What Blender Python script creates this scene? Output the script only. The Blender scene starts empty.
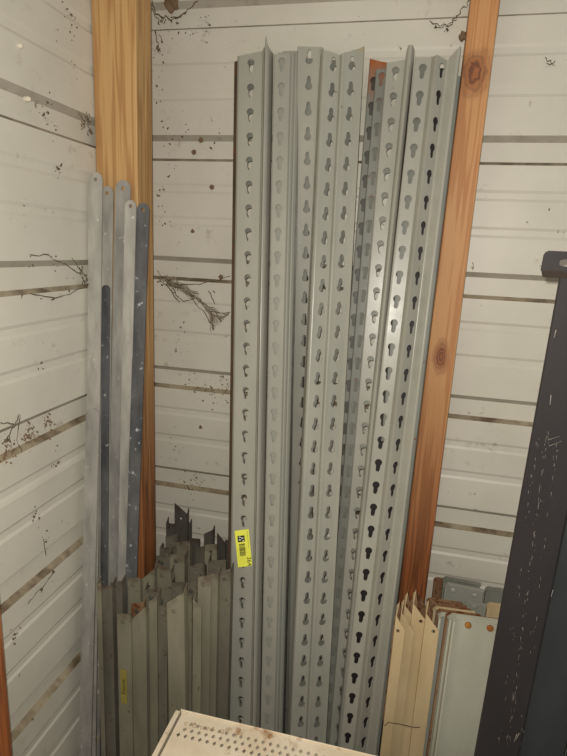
import bpy, bmesh, math, random
from mathutils import Vector, Matrix
random.seed(7)
scene = bpy.context.scene
COL = scene.collection

# ------------------------------------------------------------------ camera
F = 550.0
EX = Vector((0.97239904, 0.09542045, -0.21292029))   # world X in camera (right, down, forward)
EY = Vector((0.22886186, -0.2124529, 0.94999264))
EZ = Vector((0.04541319, -0.97250126, -0.2284271))
CAM = Vector((0, 0, 1.5))
right = Vector((EX[0], EY[0], EZ[0])); down = Vector((EX[1], EY[1], EZ[1])); fwd = Vector((EX[2], EY[2], EZ[2]))
cd = bpy.data.cameras.new('camera'); cam = bpy.data.objects.new('camera', cd); COL.objects.link(cam)
M = Matrix((right, -down, -fwd)).transposed().to_4x4(); M.translation = CAM
cam.matrix_world = M
cd.sensor_fit = 'VERTICAL'; cd.sensor_height = 36.0; cd.sensor_width = 27.0; cd.lens = 36.0 * F / 756.0
cd.clip_start = 0.02
scene.camera = cam

# ------------------------------------------------------------------ light and exposure
scene.view_settings.view_transform = 'Standard'; scene.view_settings.look = 'None'
scene.view_settings.gamma = 1.0; scene.view_settings.use_curve_mapping = False
scene.view_settings.exposure = 0.0
w = bpy.data.worlds.new('daylight'); scene.world = w; w.use_nodes = True
w.node_tree.nodes['Background'].inputs[0].default_value = (1.0, 0.97, 0.92, 1)
w.node_tree.nodes['Background'].inputs[1].default_value = 0.37
fl = bpy.data.lights.new('phone_flash', 'POINT'); fl.energy = 41.0; fl.shadow_soft_size = 0.006; fl.color = (1.0, 0.955, 0.87)
flo = bpy.data.objects.new('phone_flash', fl); COL.objects.link(flo)
flo.location = CAM + right * -0.014 - down * 0.022

# ------------------------------------------------------------------ helpers
def at(px, py, Y):
    r = Vector((px - 283.5, py - 378.0, F)); d = Vector((EX.dot(r), EY.dot(r), EZ.dot(r)))
    return CAM + d * (Y / d.y)
def atx(px, py, X):
    r = Vector((px - 283.5, py - 378.0, F)); d = Vector((EX.dot(r), EY.dot(r), EZ.dot(r)))
    return CAM + d * (X / d.x)
def atz(px, py, z):
    r = Vector((px - 283.5, py - 378.0, F)); d = Vector((EX.dot(r), EY.dot(r), EZ.dot(r)))
    return CAM + d * ((z - CAM.z) / d.z)

def tag(o, label=None, cat=None, group=None, kind=None):
    if label: o['label'] = label
    if cat: o['category'] = cat
    if group: o['group'] = group
    if kind: o['kind'] = kind
    return o
def empty(name, loc, label=None, cat=None, group=None, kind=None):
    o = bpy.data.objects.new(name, None); COL.objects.link(o); o.location = loc; o.empty_display_size = .05
    return tag(o, label, cat, group, kind)
class MB:
    def __init__(s): s.v = []; s.f = []; s.m = []
    def face(s, pts, mi=0):
        b = len(s.v); s.v += [Vector(p) for p in pts]; s.f.append(tuple(range(b, b + len(pts)))); s.m.append(mi)
    def box(s, lo, hi, mi=0, mat=None):
        x0, y0, z0 = lo; x1, y1, z1 = hi
        P = [Vector(p) for p in ((x0,y0,z0),(x1,y0,z0),(x1,y1,z0),(x0,y1,z0),(x0,y0,z1),(x1,y0,z1),(x1,y1,z1),(x0,y1,z1))]
        if mat: P = [mat @ p for p in P]
        b = len(s.v); s.v += P
        for q in ((0,3,2,1),(4,5,6,7),(0,1,5,4),(1,2,6,5),(2,3,7,6),(3,0,4,7)):
            s.f.append(tuple(b + i for i in q)); s.m.append(mi)
    def tube(s, pts, r, n=6, mi=0):
        pts = [Vector(p) for p in pts]; rings = []
        rr = r if isinstance(r, (list, tuple)) else [r] * len(pts)
        for i, p in enumerate(pts):
            t = (pts[min(i+1, len(pts)-1)] - pts[max(i-1, 0)]).normalized()
            a = t.cross(Vector((0,0,1)));
            if a.length < .1: a = t.cross(Vector((1,0,0)))
            a.normalize(); c = t.cross(a)
            rings.append([p + (a * math.cos(k*2*math.pi/n) + c * math.sin(k*2*math.pi/n)) * rr[i] for k in range(n)])
        b = len(s.v)
        for R_ in rings: s.v += R_
        for i in range(len(pts)-1):
            for k in range(n):
                s.f.append((b+i*n+k, b+i*n+(k+1) % n, b+(i+1)*n+(k+1) % n, b+(i+1)*n+k)); s.m.append(mi)
        s.f.append(tuple(b+k for k in range(n-1, -1, -1))); s.m.append(mi)
        s.f.append(tuple(b+(len(pts)-1)*n+k for k in range(n))); s.m.append(mi)
    def build(s, name, mats, parent=None, loc=(0,0,0), merge=0, bevel=0, solid=0, smooth=False):
        me = bpy.data.meshes.new(name); L = Vector(loc)
        me.from_pydata([tuple(p - L) for p in s.v], [], s.f)
        mats = mats if isinstance(mats, (list, tuple)) else [mats]
        for m in mats: me.materials.append(m)
        me.polygons.foreach_set('material_index', s.m)
        if merge or smooth:
            bm = bmesh.new(); bm.from_mesh(me)
            if merge: bmesh.ops.remove_doubles(bm, verts=bm.verts, dist=merge)
            if smooth:
                for f in bm.faces: f.smooth = True
            bm.to_mesh(me); bm.free()
        me.update()
        o = bpy.data.objects.new(name, me); COL.objects.link(o)
        if parent is not None:
            o.parent = parent; pl = parent.matrix_world.translation if False else parent['_w'] if '_w' in parent else parent.location
            o.location = L - wloc(parent)
        else: o.location = L
        WL[o.name] = L
        if bevel:
            b_ = o.modifiers.new('bevel', 'BEVEL'); b_.width = bevel; b_.segments = 2; b_.limit_method = 'ANGLE'
        if solid:
            m_ = o.modifiers.new('thickness', 'SOLIDIFY'); m_.thickness = solid; m_.offset = -1
        return o
WL = {}
def wloc(o): return WL[o.name] if o.name in WL else Vector(o.location)

# ------------------------------------------------------------------ materials
def s2l(c):
    return tuple(((x/255)/12.92 if x/255 <= .04045 else ((x/255+.055)/1.055)**2.4) for x in c) + (1,)
def nodes(name):
    m = bpy.data.materials.new(name); m.use_nodes = True; nt = m.node_tree
    return m, nt, nt.nodes['Principled BSDF']
def N(nt, t, **kw):
    n = nt.nodes.new(t)
    for k, v in kw.items(): setattr(n, k, v)
    return n
def mixc(nt, fac, a, b):
    n = N(nt, 'ShaderNodeMix', data_type='RGBA')
    if isinstance(fac, (int, float)): n.inputs[0].default_value = fac
    else: nt.links.new(fac, n.inputs[0])
    for i, c in ((6, a), (7, b)):
        if isinstance(c, tuple): n.inputs[i].default_value = c
        else: nt.links.new(c, n.inputs[i])
    return n.outputs[2]
def noise(nt, scale, detail=4, vec=None, stretch=None, rough=.6):
    tc = N(nt, 'ShaderNodeNewGeometry')
    mp = N(nt, 'ShaderNodeMapping'); mp.inputs['Scale'].default_value = stretch or (1, 1, 1)
    nt.links.new(vec if vec else tc.outputs['Position'], mp.inputs[0])
    n = N(nt, 'ShaderNodeTexNoise'); n.inputs['Scale'].default_value = scale; n.inputs['Detail'].default_value = detail
    n.inputs['Roughness'].default_value = rough
    nt.links.new(mp.outputs[0], n.inputs['Vector']); return n.outputs['Fac']
def ramp(nt, fac, a, b):
    n = N(nt, 'ShaderNodeMapRange'); n.inputs[1].default_value = a; n.inputs[2].default_value = b
    n.clamp = True; nt.links.new(fac, n.inputs[0]); return n.outputs[0]
def mul(nt, a, b, op='MULTIPLY'):
    n = N(nt, 'ShaderNodeMath', operation=op)
    for i, c in enumerate((a, b)):
        if isinstance(c, (int, float)): n.inputs[i].default_value = c
        else: nt.links.new(c, n.inputs[i])
    return n.outputs[0]
def bump(nt, bs, h, strength=.3, dist=.001):
    b = N(nt, 'ShaderNodeBump'); b.inputs['Strength'].default_value = strength; b.inputs['Distance'].default_value = dist
    nt.links.new(h, b.inputs['Height']); nt.links.new(b.outputs[0], bs.inputs['Normal'])

def painted(name, col, col2, rust=(112, 66, 36), rough=.38, specks=.70, topz=None, topcol=None, topw=.1, spec=.5, gen=0, metallic=0, mott=(18, .35, .65)):
    m, nt, bs = nodes(name)
    c = mixc(nt, ramp(nt, noise(nt, mott[0], 5, stretch=(1, 1, .25)), mott[1], mott[2]), s2l(col), s2l(col2))
    f = ramp(nt, noise(nt, 70, 6), specks, specks + .06)
    c = mixc(nt, f, c, s2l(rust))
    if topz is not None:
        g = N(nt, 'ShaderNodeNewGeometry'); sp = N(nt, 'ShaderNodeSeparateXYZ'); nt.links.new(g.outputs['Position'], sp.inputs[0])
        n1 = mul(nt, noise(nt, 30, 5), topw * 1.6, 'MULTIPLY'); zz = mul(nt, sp.outputs[2], n1, 'ADD')
        f = ramp(nt, zz, topz - topw * .2, topz + topw * .9)
        c = mixc(nt, f, c, s2l(topcol or rust))
    if gen:
        tcn = N(nt, 'ShaderNodeTexCoord'); sp = N(nt, 'ShaderNodeSeparateXYZ'); nt.links.new(tcn.outputs['Generated'], sp.inputs[0])
        zz = mul(nt, sp.outputs[2], mul(nt, noise(nt, 55, 5), .16), 'ADD')
        c = mixc(nt, mul(nt, ramp(nt, zz, 1.04, 1.10), gen), c, s2l(rust))
    nt.links.new(c, bs.inputs['Base Color'])
    bs.inputs['Metallic'].default_value = metallic
    r = N(nt, 'ShaderNodeMapRange'); r.inputs[3].default_value = rough - .08; r.inputs[4].default_value = rough + .15
    nt.links.new(noise(nt, 25, 4), r.inputs[0]); nt.links.new(r.outputs[0], bs.inputs['Roughness'])
    bs.inputs['Specular IOR Level'].default_value = spec
    bump(nt, bs, noise(nt, 180, 3), .12, .0006)
    return m
G1 = painted('grey_green_paint', (158, 156, 144), (148, 147, 136), rough=.30)
G2 = painted('blue_grey_paint', (140, 142, 132), (147, 146, 135), rough=.34)
G3 = painted('dull_grey_paint', (126, 127, 116), (112, 113, 104), rough=.5, specks=.64)
GR = painted('grey_paint_yellowed_top', (157, 156, 144), (147, 147, 136), topz=1.955, topcol=(176, 140, 60), topw=.05, rough=.30)
GC = painted('grey_paint_rusted_top', (128, 128, 117), (116, 116, 106), topz=1.90, topcol=(150, 84, 36), topw=.09, rough=.5)
BR = painted('rusted_brown_steel', (96, 78, 60), (70, 58, 46), rough=.8, spec=.2, specks=.6)
BAR = painted('beige_grey_shelf_paint', (132, 127, 108), (110, 106, 90), rust=(70, 46, 28), rough=.5, specks=.66, gen=.8)
BAR2 = painted('dusty_grey_shelf_paint', (112, 108, 94), (92, 88, 76), rust=(66, 44, 28), rough=.55, specks=.62, gen=.8)
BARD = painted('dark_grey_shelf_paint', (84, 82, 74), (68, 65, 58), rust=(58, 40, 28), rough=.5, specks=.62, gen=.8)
TAN = painted('tan_paint', (196, 174, 136), (180, 158, 120), rust=(110, 70, 38), rough=.42, specks=.73)
SEA = painted('pale_sea_green_paint', (176, 176, 160), (164, 163, 146), rust=(130, 72, 32), rough=.45, specks=.72)
RST = painted('rusty_shelf_edge', (140, 112, 84), (108, 74, 50), rust=(92, 50, 26), rough=.75, specks=.55, spec=.2)
GAL = painted('galvanised_steel', (178, 174, 164), (140, 137, 130), rust=(205, 205, 200), rough=.38, specks=.66, metallic=.1, mott=(40, .3, .7))
GAL2 = painted('dull_galvanised_steel', (166, 162, 154), (118, 116, 112), rust=(190, 190, 188), rough=.4, specks=.66, metallic=.1, mott=(30, .3, .7))
GALD = painted('blackened_galvanised_steel', (104, 104, 104), (60, 61, 64), rust=(175, 176, 178), rough=.4, specks=.62, metallic=.1, mott=(30, .3, .7))
BLK = painted('black_enamel', (44, 40, 40), (36, 33, 33), rust=(120, 104, 98), rough=.55, specks=.76, spec=.3, mott=(12, .3, .7))
BLK2 = painted('charcoal_green_enamel', (42, 46, 46), (34, 37, 38), rust=(90, 86, 84), rough=.55, specks=.8)
BRN = painted('brown_worn_enamel', (66, 54, 47), (52, 46, 43), rough=.6)
RUSTB = painted('rusty_bolt', (176, 124, 62), (128, 72, 34), rough=.75, spec=.2)

# white wall sheet with dirt specks
def wallmat(name, base, base2, dust, dustcol, lo, hi):
    m, nt, bs = nodes(name)
    c = mixc(nt, ramp(nt, noise(nt, 5, 5), .3, .7), s2l(base), s2l(base2))
    c = mixc(nt, ramp(nt, noise(nt, 46, 5, stretch=(1, 1, .8), rough=.6), .70, .74), c, s2l((110, 90, 66)))
    big = mul(nt, ramp(nt, noise(nt, 7, 4, stretch=(1, 1, 3)), .56, .7), ramp(nt, noise(nt, 60, 5), .56, .66))
    c = mixc(nt, mul(nt, big, .4), c, s2l((96, 76, 54)))
    if dust: c = mixc(nt, mul(nt, ramp(nt, noise(nt, 16, 6, stretch=(1, 1, .5)), lo, hi), dust), c, s2l(dustcol))
    nt.links.new(c, bs.inputs['Base Color']); bs.inputs['Roughness'].default_value = .42
    bump(nt, bs, noise(nt, 9, 2), .25, .004)
    return m
WALL = wallmat('white_painted_siding', (205, 200, 186), (194, 189, 174), 0, None, 0, 1)
DUST = wallmat('dust_covered_siding', (170, 158, 134), (150, 136, 110), .9, (84, 66, 46), .4, .62)
SEAMD = wallmat('grimy_siding_lip', (176, 170, 156), (160, 153, 138), .5, (100, 86, 68), .5, .75)

def woodmat(name, light, dark, low, zlo, zhi, knots=(), mid=None):
    m, nt, bs = nodes(name)
    g = N(nt, 'ShaderNodeNewGeometry')
    wv = noise(nt, 3.2, 3, stretch=(8, 8, .28))
    rings = N(nt, 'ShaderNodeMath', operation='SINE'); nt.links.new(mul(nt, wv, 44), rings.inputs[0])
    c = mixc(nt, ramp(nt, rings.outputs[0], -.4, 1), s2l(light), s2l(dark))
    c = mixc(nt, mul(nt, ramp(nt, noise(nt, 60, 4, stretch=(6, 6, .12)), .5, .75), .5), c, s2l(dark))
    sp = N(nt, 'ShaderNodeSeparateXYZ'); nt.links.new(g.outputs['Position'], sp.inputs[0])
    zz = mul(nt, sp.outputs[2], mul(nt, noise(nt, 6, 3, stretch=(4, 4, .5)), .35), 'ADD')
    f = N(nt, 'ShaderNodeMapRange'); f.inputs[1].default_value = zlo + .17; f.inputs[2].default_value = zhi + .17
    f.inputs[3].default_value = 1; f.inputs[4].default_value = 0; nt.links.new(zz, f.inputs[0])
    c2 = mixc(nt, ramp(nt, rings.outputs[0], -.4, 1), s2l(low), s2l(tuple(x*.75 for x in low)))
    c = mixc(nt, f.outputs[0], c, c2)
    for (kp, rx, rz) in knots:
        sub = N(nt, 'ShaderNodeVectorMath', operation='SUBTRACT'); nt.links.new(g.outputs['Position'], sub.inputs[0]); sub.inputs[1].default_value = kp
        sc = N(nt, 'ShaderNodeVectorMath', operation='MULTIPLY'); nt.links.new(sub.outputs[0], sc.inputs[0]); sc.inputs[1].default_value = (1/rx, 0, 1/rz)
        ln = N(nt, 'ShaderNodeVectorMath', operation='LENGTH'); nt.links.new(sc.outputs[0], ln.inputs[0])
        d = mul(nt, ln.outputs['Value'], mul(nt, noise(nt, 28, 4), .9), 'ADD')
        inv = N(nt, 'ShaderNodeMapRange'); inv.inputs[1].default_value = .75; inv.inputs[2].default_value = 1.5; inv.inputs[3].default_value = 1; inv.inputs[4].default_value = 0
        nt.links.new(d, inv.inputs[0])
        rg = N(nt, 'ShaderNodeMath', operation='SINE'); nt.links.new(mul(nt, d, 26), rg.inputs[0])
        kc = mixc(nt, ramp(nt, rg.outputs[0], -1, 1), s2l((150, 88, 42)), s2l((96, 52, 26)))
        c = mixc(nt, inv.outputs[0], c, kc)
    nt.links.new(c, bs.inputs['Base Color']); bs.inputs['Roughness'].default_value = .62
    bump(nt, bs, wv, .3, .002)
    return m
def plain(name, col, rough=.6):
    m, nt, bs = nodes(name)
    c = mixc(nt, noise(nt, 40, 3), s2l(col), s2l(tuple(x*.86 for x in col)))
    nt.links.new(c, bs.inputs['Base Color']); bs.inputs['Roughness'].default_value = rough; return m
INK = plain('black_ink', (26, 26, 24)); YEL = plain('fluorescent_yellow_paper', (255, 255, 92), .55); WHT = plain('white_print', (225, 225, 205))
YEL2 = plain('aged_yellow_tape', (150, 138, 66)); WEB = plain('dusty_cobweb', (96, 80, 62), .9); MUD = plain('dried_mud', (122, 98, 72), .95)
WEBL = plain('grey_cobweb', (150, 138, 118), .95)
FLOOR = plain('dusty_concrete', (110, 102, 90), .9)
HAND = plain('faded_brown_marker', (150, 112, 74))
# tray: cream enamel with rust blooms
TRAY, nt, bs = nodes('rust_spotted_cream_enamel')
c = mixc(nt, ramp(nt, noise(nt, 12, 4), .35, .7), s2l((226, 212, 188)), s2l((208, 190, 160)))
c = mixc(nt, ramp(nt, noise(nt, 17, 7, rough=.7), .57, .70), c, s2l((150, 106, 62)))
c = mixc(nt, ramp(nt, noise(nt, 90, 4), .68, .74), c, s2l((120, 84, 50)))
nt.links.new(c, bs.inputs['Base Color']); bs.inputs['Roughness'].default_value = .5

# ------------------------------------------------------------------ room shell
YB, XL = 1.34, -0.68
def sheet_profile(z0, z1, off):
    """(z, recess, material) points going up, for a ribbed siding sheet"""
    pts = []
    n = 12
    base = 1.995 + off
    for i in range(-3, n):
        b = base - .2893 * i                        # bottom corner of a main groove
        pts += [(b - .008, 0, 1), (b, .014, 0), (b + .040, .014, 2), (b + .052, 0, 0)]
        for dz in (.134, .212):                      # two shallow stiffening grooves above it
            pts += [(b + dz - .006, 0, 0), (b + dz, .0028, 0), (b + dz + .012, .0028, 0), (b + dz + .018, 0, 0)]
    pts.sort(key=lambda p: p[0])
    out = [p for p in pts if z0 < p[0] < z1]
    return [(z0, 0, 0)] + out + [(z1, 0, 0)]
def wall(name, side, off, spans, a0, a1):
    root = empty(name, (0, YB, 0) if side == 'back' else (XL, 0, 0), kind='structure')
    for j, (z0, z1) in enumerate(spans):
        mb = MB(); pr = sheet_profile(z0, z1, off)
        lift = -.0018 * (j % 2)
        pr[0] = (z0, -.002, 0)
        for (za, ra, ma), (zb, rb, m2) in zip(pr, pr[1:]):
            mi = ma
            if side == 'back':
                mb.face([(a0, YB + ra + lift, za), (a1, YB + ra + lift, za), (a1, YB + rb + lift, zb), (a0, YB + rb + lift, zb)], mi)
            else:
                mb.face([(XL - ra - lift, a0, za), (XL - ra - lift, a1, za), (XL - rb - lift, a1, zb), (XL - rb - lift, a0, zb)], mi)
        mb.build('siding_sheet', [WALL, DUST, SEAMD], root, loc=((a0+a1)/2, YB, z0) if side == 'back' else (XL, (a0+a1)/2, z0), merge=.0001, solid=.0012)
    return root
wb = wall('wall_back', 'back', 0, [(0, .895), (.893, 1.762), (1.760, 2.7)], XL - .015, 1.6)
wl = wall('wall_left', 'left', -.010, [(0, 1.028), (1.026, 1.94), (1.938, 2.7)], -.6, YB)
mb = MB(); mb.box((XL - .02, -.9, -.05), (1.6, YB + .02, 0)); tag(mb.build('floor', FLOOR, loc=(0, 0, 0)), kind='structure')
# screws in the left wall
for (px, py) in ((20, 46), (28, 99)):
    p = atx(px, py, XL + .004); mb = MB()
    for k, (rx, r) in enumerate(((0, .0065), (.003, .0065), (.005, .003))):
        pass
    mb.tube([p - Vector((.006, 0, 0)), p + Vector((.001, 0, 0)), p + Vector((.004, 0, 0)), p + Vector((.0052, 0, 0))], [.0046, .0046, .0036, .0015], 10)
    mb.build('screw', plain('screw_white', (222, 212, 190)), wl, loc=p, smooth=False)

# ------------------------------------------------------------------ timber
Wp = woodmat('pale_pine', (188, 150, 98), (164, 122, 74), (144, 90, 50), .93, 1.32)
wr_k1 = at(475, 74, 1.27); wr_k2 = at(441, 357, 1.27)
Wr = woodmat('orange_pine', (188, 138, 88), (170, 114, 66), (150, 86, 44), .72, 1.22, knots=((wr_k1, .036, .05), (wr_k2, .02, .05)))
post = empty('timber_corner_post', (-.63, 1.2, 0), 'wide pale pine post standing in the shed corner behind the galvanised straps', 'post')
WL[post.name] = Vector(post.location)
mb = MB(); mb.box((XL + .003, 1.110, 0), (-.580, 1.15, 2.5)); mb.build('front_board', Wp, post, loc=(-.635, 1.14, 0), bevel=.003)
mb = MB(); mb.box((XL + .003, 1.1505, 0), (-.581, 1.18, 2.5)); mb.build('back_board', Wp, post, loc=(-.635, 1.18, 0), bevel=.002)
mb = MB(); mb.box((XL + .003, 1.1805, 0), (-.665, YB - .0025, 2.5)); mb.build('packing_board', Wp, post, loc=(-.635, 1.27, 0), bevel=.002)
# right stud, leaning a touch
a = at(471, 0, 1.27); b = at(405.5, 540, 1.27); a2 = at(500, 0, 1.27); b2 = at(432.5, 540, 1.27)
mb = MB()
def line_at(p, q, z): t = (z - p.z) / (q.z - p.z); return p.x + (q.x - p.x) * t
P = []
for z in (0, 2.5):
    xl, xr = line_at(a, b, z), line_at(a2, b2, z)
    P.append([(xl, 1.27, z), (xr, 1.27, z), (xr, 1.3375, z), (xl, 1.3375, z)])
for q in ((0,1),(1,2),(2,3),(3,0)): mb.face([P[0][q[0]], P[0][q[1]], P[1][q[1]], P[1][q[0]]])
mb.face(P[0][::-1]); mb.face(P[1])
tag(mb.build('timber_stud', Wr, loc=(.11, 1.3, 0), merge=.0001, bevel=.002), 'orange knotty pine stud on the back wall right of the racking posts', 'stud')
mb = MB(); mb.box((XL + .003, .575, 0), (-.6, .663, 2.4))
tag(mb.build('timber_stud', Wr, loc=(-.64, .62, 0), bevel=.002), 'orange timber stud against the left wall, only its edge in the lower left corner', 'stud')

# ------------------------------------------------------------------ racking posts
def hole_r(th, flip):
    """keyhole radius seen from its centre, metres"""
    best = .0045; dx, dz = math.cos(th), math.sin(th) * (-1 if flip else 1)
    R1, c1 = .0079, .0062
    disc = (dz*c1)**2 - (c1*c1 - R1*R1)
    if disc > 0: best = max(best, dz*c1 + math.sqrt(disc))
    r2 = .0046
    for cz in (-.0105,-.0085, -.0065, -.0045, -.002, 0):
        disc = (dz*cz)**2 - (cz*cz - r2*r2)
        if disc > 0: best = max(best, dz*cz + math.sqrt(disc))
    return best
def fillet(pts, idx, r, n=4):
    out = []
    for i, p in enumerate(pts):
        if i in idx and 0 < i < len(pts)-1:
            p = Vector(p); a = (Vector(pts[i-1]) - p); b = (Vector(pts[i+1]) - p)
            d = min(r, a.length*.48, b.length*.48); A = p + a.normalized()*d; B = p + b.normalized()*d
            for k in range(n+1):
                t = k/n; out.append(tuple(A*(1-t)**2 + p*2*t*(1-t) + B*t*t))
        else: out.append(tuple(p))
    return out
def rack_post(label, P0, step, prof, cols, top, mat, group=None, kend=None, name='rack_post', side=0):
    """prof: list of (x, y) mm; cols: {segment start x: (centre x mm, flip, phase)}; top: k of the cut per x (list of (x,k))"""
    P0 = Vector(P0); step = Vector(step); prof = [(x*.001, y*.001) for x, y in prof]
    kend = (P0.z - .001) / -step.z if kend is None else kend
    def W(x, y, k): return P0 + Vector((x, y, 0)) + step * k
    def topk(x):
        t = sorted(top) if isinstance(top, list) else [(0, top)]
        X = x*1000
        if X <= t[0][0]: return t[0][1]
        for (xa, ka), (xb, kb) in zip(t, t[1:]):
            if X <= xb: return ka + (kb-ka)*(X-xa)/(xb-xa)
        return t[-1][1]
    mb = MB()
    for (xa, ya), (xb, yb) in zip(prof, prof[1:]):
        L = math.hypot(xb-xa, yb-ya)
        col = None
        for (cx, flip, ph) in cols:
            if L > .0135 and min(xa, xb) - 1e-6 <= cx*.001 <= max(xa, xb) + 1e-6: col = (cx*.001, flip, ph)
        ka, kb = topk(xa), topk(xb)
        if not col:
            ks = [None] + [kend * j / 6 for j in range(1, 7)]
            for j in range(6):
                t0a, t0b = (ka, kb) if j == 0 else (ks[j], ks[j]); t1 = ks[j+1]
                mb.face([W(xa, ya, t0a), W(xa, ya, t1), W(xb, yb, t1), W(xb, yb, t0b)])
            continue
        cx, flip, ph = col
        u0 = -(cx - xa) / (xb - xa) * L; u1 = u0 + L          # along-face coordinate, hole at 0
        pit = step.length
        k = math.ceil(max(ka, kb) + .36 - ph) + ph
        first = k - .5; 
        if first < max(ka, kb): first = max(ka, kb) + .02
        mb.face([W(xa, ya, ka), W(xa, ya, first), W(xb, yb, first), W(xb, yb, kb)])
        lo = first
        while k + .5 <= kend:
            v0 = -(k + .5 - k) * pit; v1 = (k - lo) * pit
            angs = [i*2*math.pi/18 for i in range(18)]
            angs += [math.atan2(v, u) % (2*math.pi) for u in (u0, u1) for v in (v0, v1)]
            angs = sorted(angs)
            O = []; I = []
            for th in angs:
                c_, s_ = math.cos(th), math.sin(th)
                tt = min([(u1 if c_ > 0 else u0)/c_ if abs(c_) > 1e-9 else 9, (v1 if s_ > 0 else v0)/s_ if abs(s_) > 1e-9 else 9])
                r = min(hole_r(th, flip), tt*.93)
                for R_, dst in ((tt, O), (r, I)):
                    u, v = c_*R_, s_*R_; f = (u - u0)/L
                    dst.append(W(xa + (xb-xa)*f, ya + (yb-ya)*f, k - v/pit))
            n = len(angs)
            b = len(mb.v); mb.v += O + I
            for i in range(n):
                j = (i+1) % n; mb.f.append((b+i, b+j, b+n+j, b+n+i)); mb.m.append(0)
            lo = k + .5; k += 1
        mb.face([W(xa, ya, lo), W(xa, ya, kend), W(xb, yb, kend), W(xb, yb, lo)])
    if side:
        for i_, f_ in enumerate(mb.f):
            if max((mb.v[q] - P0 - step*((P0.z-mb.v[q].z)/-step.z)).x for q in f_) < side*.001: mb.m[i_] = 1
    o = mb.build(name, mat, loc=W(0, .01, kend), merge=.00005, solid=.0018)
    tag(o, label, 'rack post', group)
    return o
PG = 'slotted steel rack posts leaning in a row on the back wall'
sA = (.00249, -.00576, -.0504); pA = (-.3845, 1.2519, 1.8807)
A = rack_post('grey-green slotted steel post at the left end of the row, carrying the yellow sticker', pA, sA,
    fillet([(-29, 34), (-33, 4), (-27, 0), (25, 0), (31, -9), (33, 26)], (1, 4), 4), [(0, False, 0)], [(-29, -.40), (20, -.48), (33, -.7)], G1, PG)
rack_post('post with a brown rusted side edge, nested behind the post with the yellow sticker', (pA[0]-.004, pA[1]+.012, pA[2]), sA,
    fillet([(-40, 40), (-41, 8), (-29, 2), (22, 1), (24, 24)], (1, 3), 3), [(3, False, .14)], -.3, [G3, BR], PG, side=-28)
rack_post('narrow post seen edge-on as a raised rounded rib just right of the yellow-stickered post', pA, sA,
    fillet([(31, 22), (33, -12), (37, -20), (43, -12), (43, 24)], (1, 2, 3), 4), [], [(33, -.6), (37, -1.05), (39, -.8), (43, -.6)], G1, PG)
pB = (-.3186, 1.2623, 1.8843); sB = (.00239, -.00536, -.05046)
rack_post('grey slotted post with shallow closed-looking keyholes, second face from the left end', pB, sB,
    fillet([(-20, 18), (-18, 0), (17, 0), (20, 4), (20, 22)], (1, 3), 3), [(0, False, 0)], -.42, G1, PG)
rack_post('blue-grey post nested tightly behind the closed-looking keyhole face, showing as one thin line', (pB[0]+.004, pB[1]+.005, pB[2]), sB,
    fillet([(-18, 20), (-14, 0), (19, 0), (23, 4), (23, 24)], (1, 3), 3), [], -.5, G2, PG)
rack_post('blue-grey post nested third deep, right of the face with closed-looking keyholes', (pB[0]+.011, pB[1]+.011, pB[2]), sB,
    fillet([(-16, 20), (-12, 0), (19, 0), (24, 5), (24, 26)], (1, 3), 3), [], -.6, G2, PG)
rack_post('grey-green flat-faced post with upside-down keyholes, half hidden behind the corrugated post', (-.261, 1.2685, 1.8991), (.00184, .00018, -.05077),
    fillet([(-28, 20), (-26, 0), (24, 0), (28, 3), (28, 20)], (1, 3), 3), [(0, True, 0)], [(-26, -.42), (28, -.36)], G1, PG)
rack_post('narrow post nested behind the flat face with upside-down keyholes, blocking its upper holes', (-.261, 1.2765, 1.8991), (.00064, .00018, -.05077),
    fillet([(-18, 14), (-17, 0), (13, 0), (14, 14)], (1, 2), 3), [], 0, G3, PG)
rack_post('corrugated grey post with two columns of upside-down keyholes and a yellowed top', (-.2053, 1.2533, 1.8793), (.0016, -.00642, -.05037),
    fillet([(-34, 20), (-24, -6), (-18, -9), (-13, -6), (12, 6), (16, -2), (20, -4), (25, 0), (53, 14), (60, 12)], (1, 2, 3, 5, 6, 7), 5), [(0, True, 0), (38, True, -.06)],
    [(-30, -.48), (-13, -.5), (16, -.38), (60, -.75)], GR, PG)
rack_post('dull post nested behind the corrugated yellow-topped one, seen through its keyholes', (-.2053, 1.2733, 1.8793), (.0016, -.00642, -.05037),
    fillet([(-20, 14), (-18, 4), (16, 4), (24, 10), (50, 24), (52, 34)], (1, 2, 3, 4), 3), [(1, True, .22), (39, True, .15)], -.32, [G3], PG)
pD1 = (-.0784, 1.2852, 1.868); sD1 = (.00013, -.00481, -.05057)
rack_post('dull post with a bright orange rusted top, behind the gap right of the yellow-topped post', pD1, sD1,
    fillet([(-60, 40), (-58, 22), (-33, 22), (-20, 18), (-18, 34)], (1, 3), 3), [(-46, False, .25)], [(-58, -.75), (-20, -.55)], GC, PG)
rack_post('dull post behind the orange-topped one, glimpsed through its keyholes', (pD1[0], pD1[1]+.006, pD1[2]), sD1,
    fillet([(-57, 38), (-55, 24), (-30, 24), (-22, 22)], (1, 2), 3), [], -.3, BARD, PG)
rack_post('dull grey post with dark keyholes wedged between the orange-topped and the rounded-rib posts', pD1, sD1,
    fillet([(-44, 26), (-42, 10), (-19, 10), (-17, 24)], (1, 2), 3), [(-29, False, .15)], -.25, G3, PG)
rack_post('grey post nested right behind the flat one with wide keyholes', (pD1[0]+.002, pD1[1]+.006, pD1[2]), sD1,
    fillet([(-20, 16), (-18, 0), (19, 0), (22, 14)], (1, 2), 3), [(1, False, .2)], -.32, G3, PG)
rack_post('flat grey post with wide keyholes, left of the tall rounded rib', pD1, sD1,
    fillet([(-22, 16), (-20, 0), (20, 0), (24, 16)], (1, 2), 3), [(0, False, 0)], [(-20, -.42), (20, -.55)], G1, PG)
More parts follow.
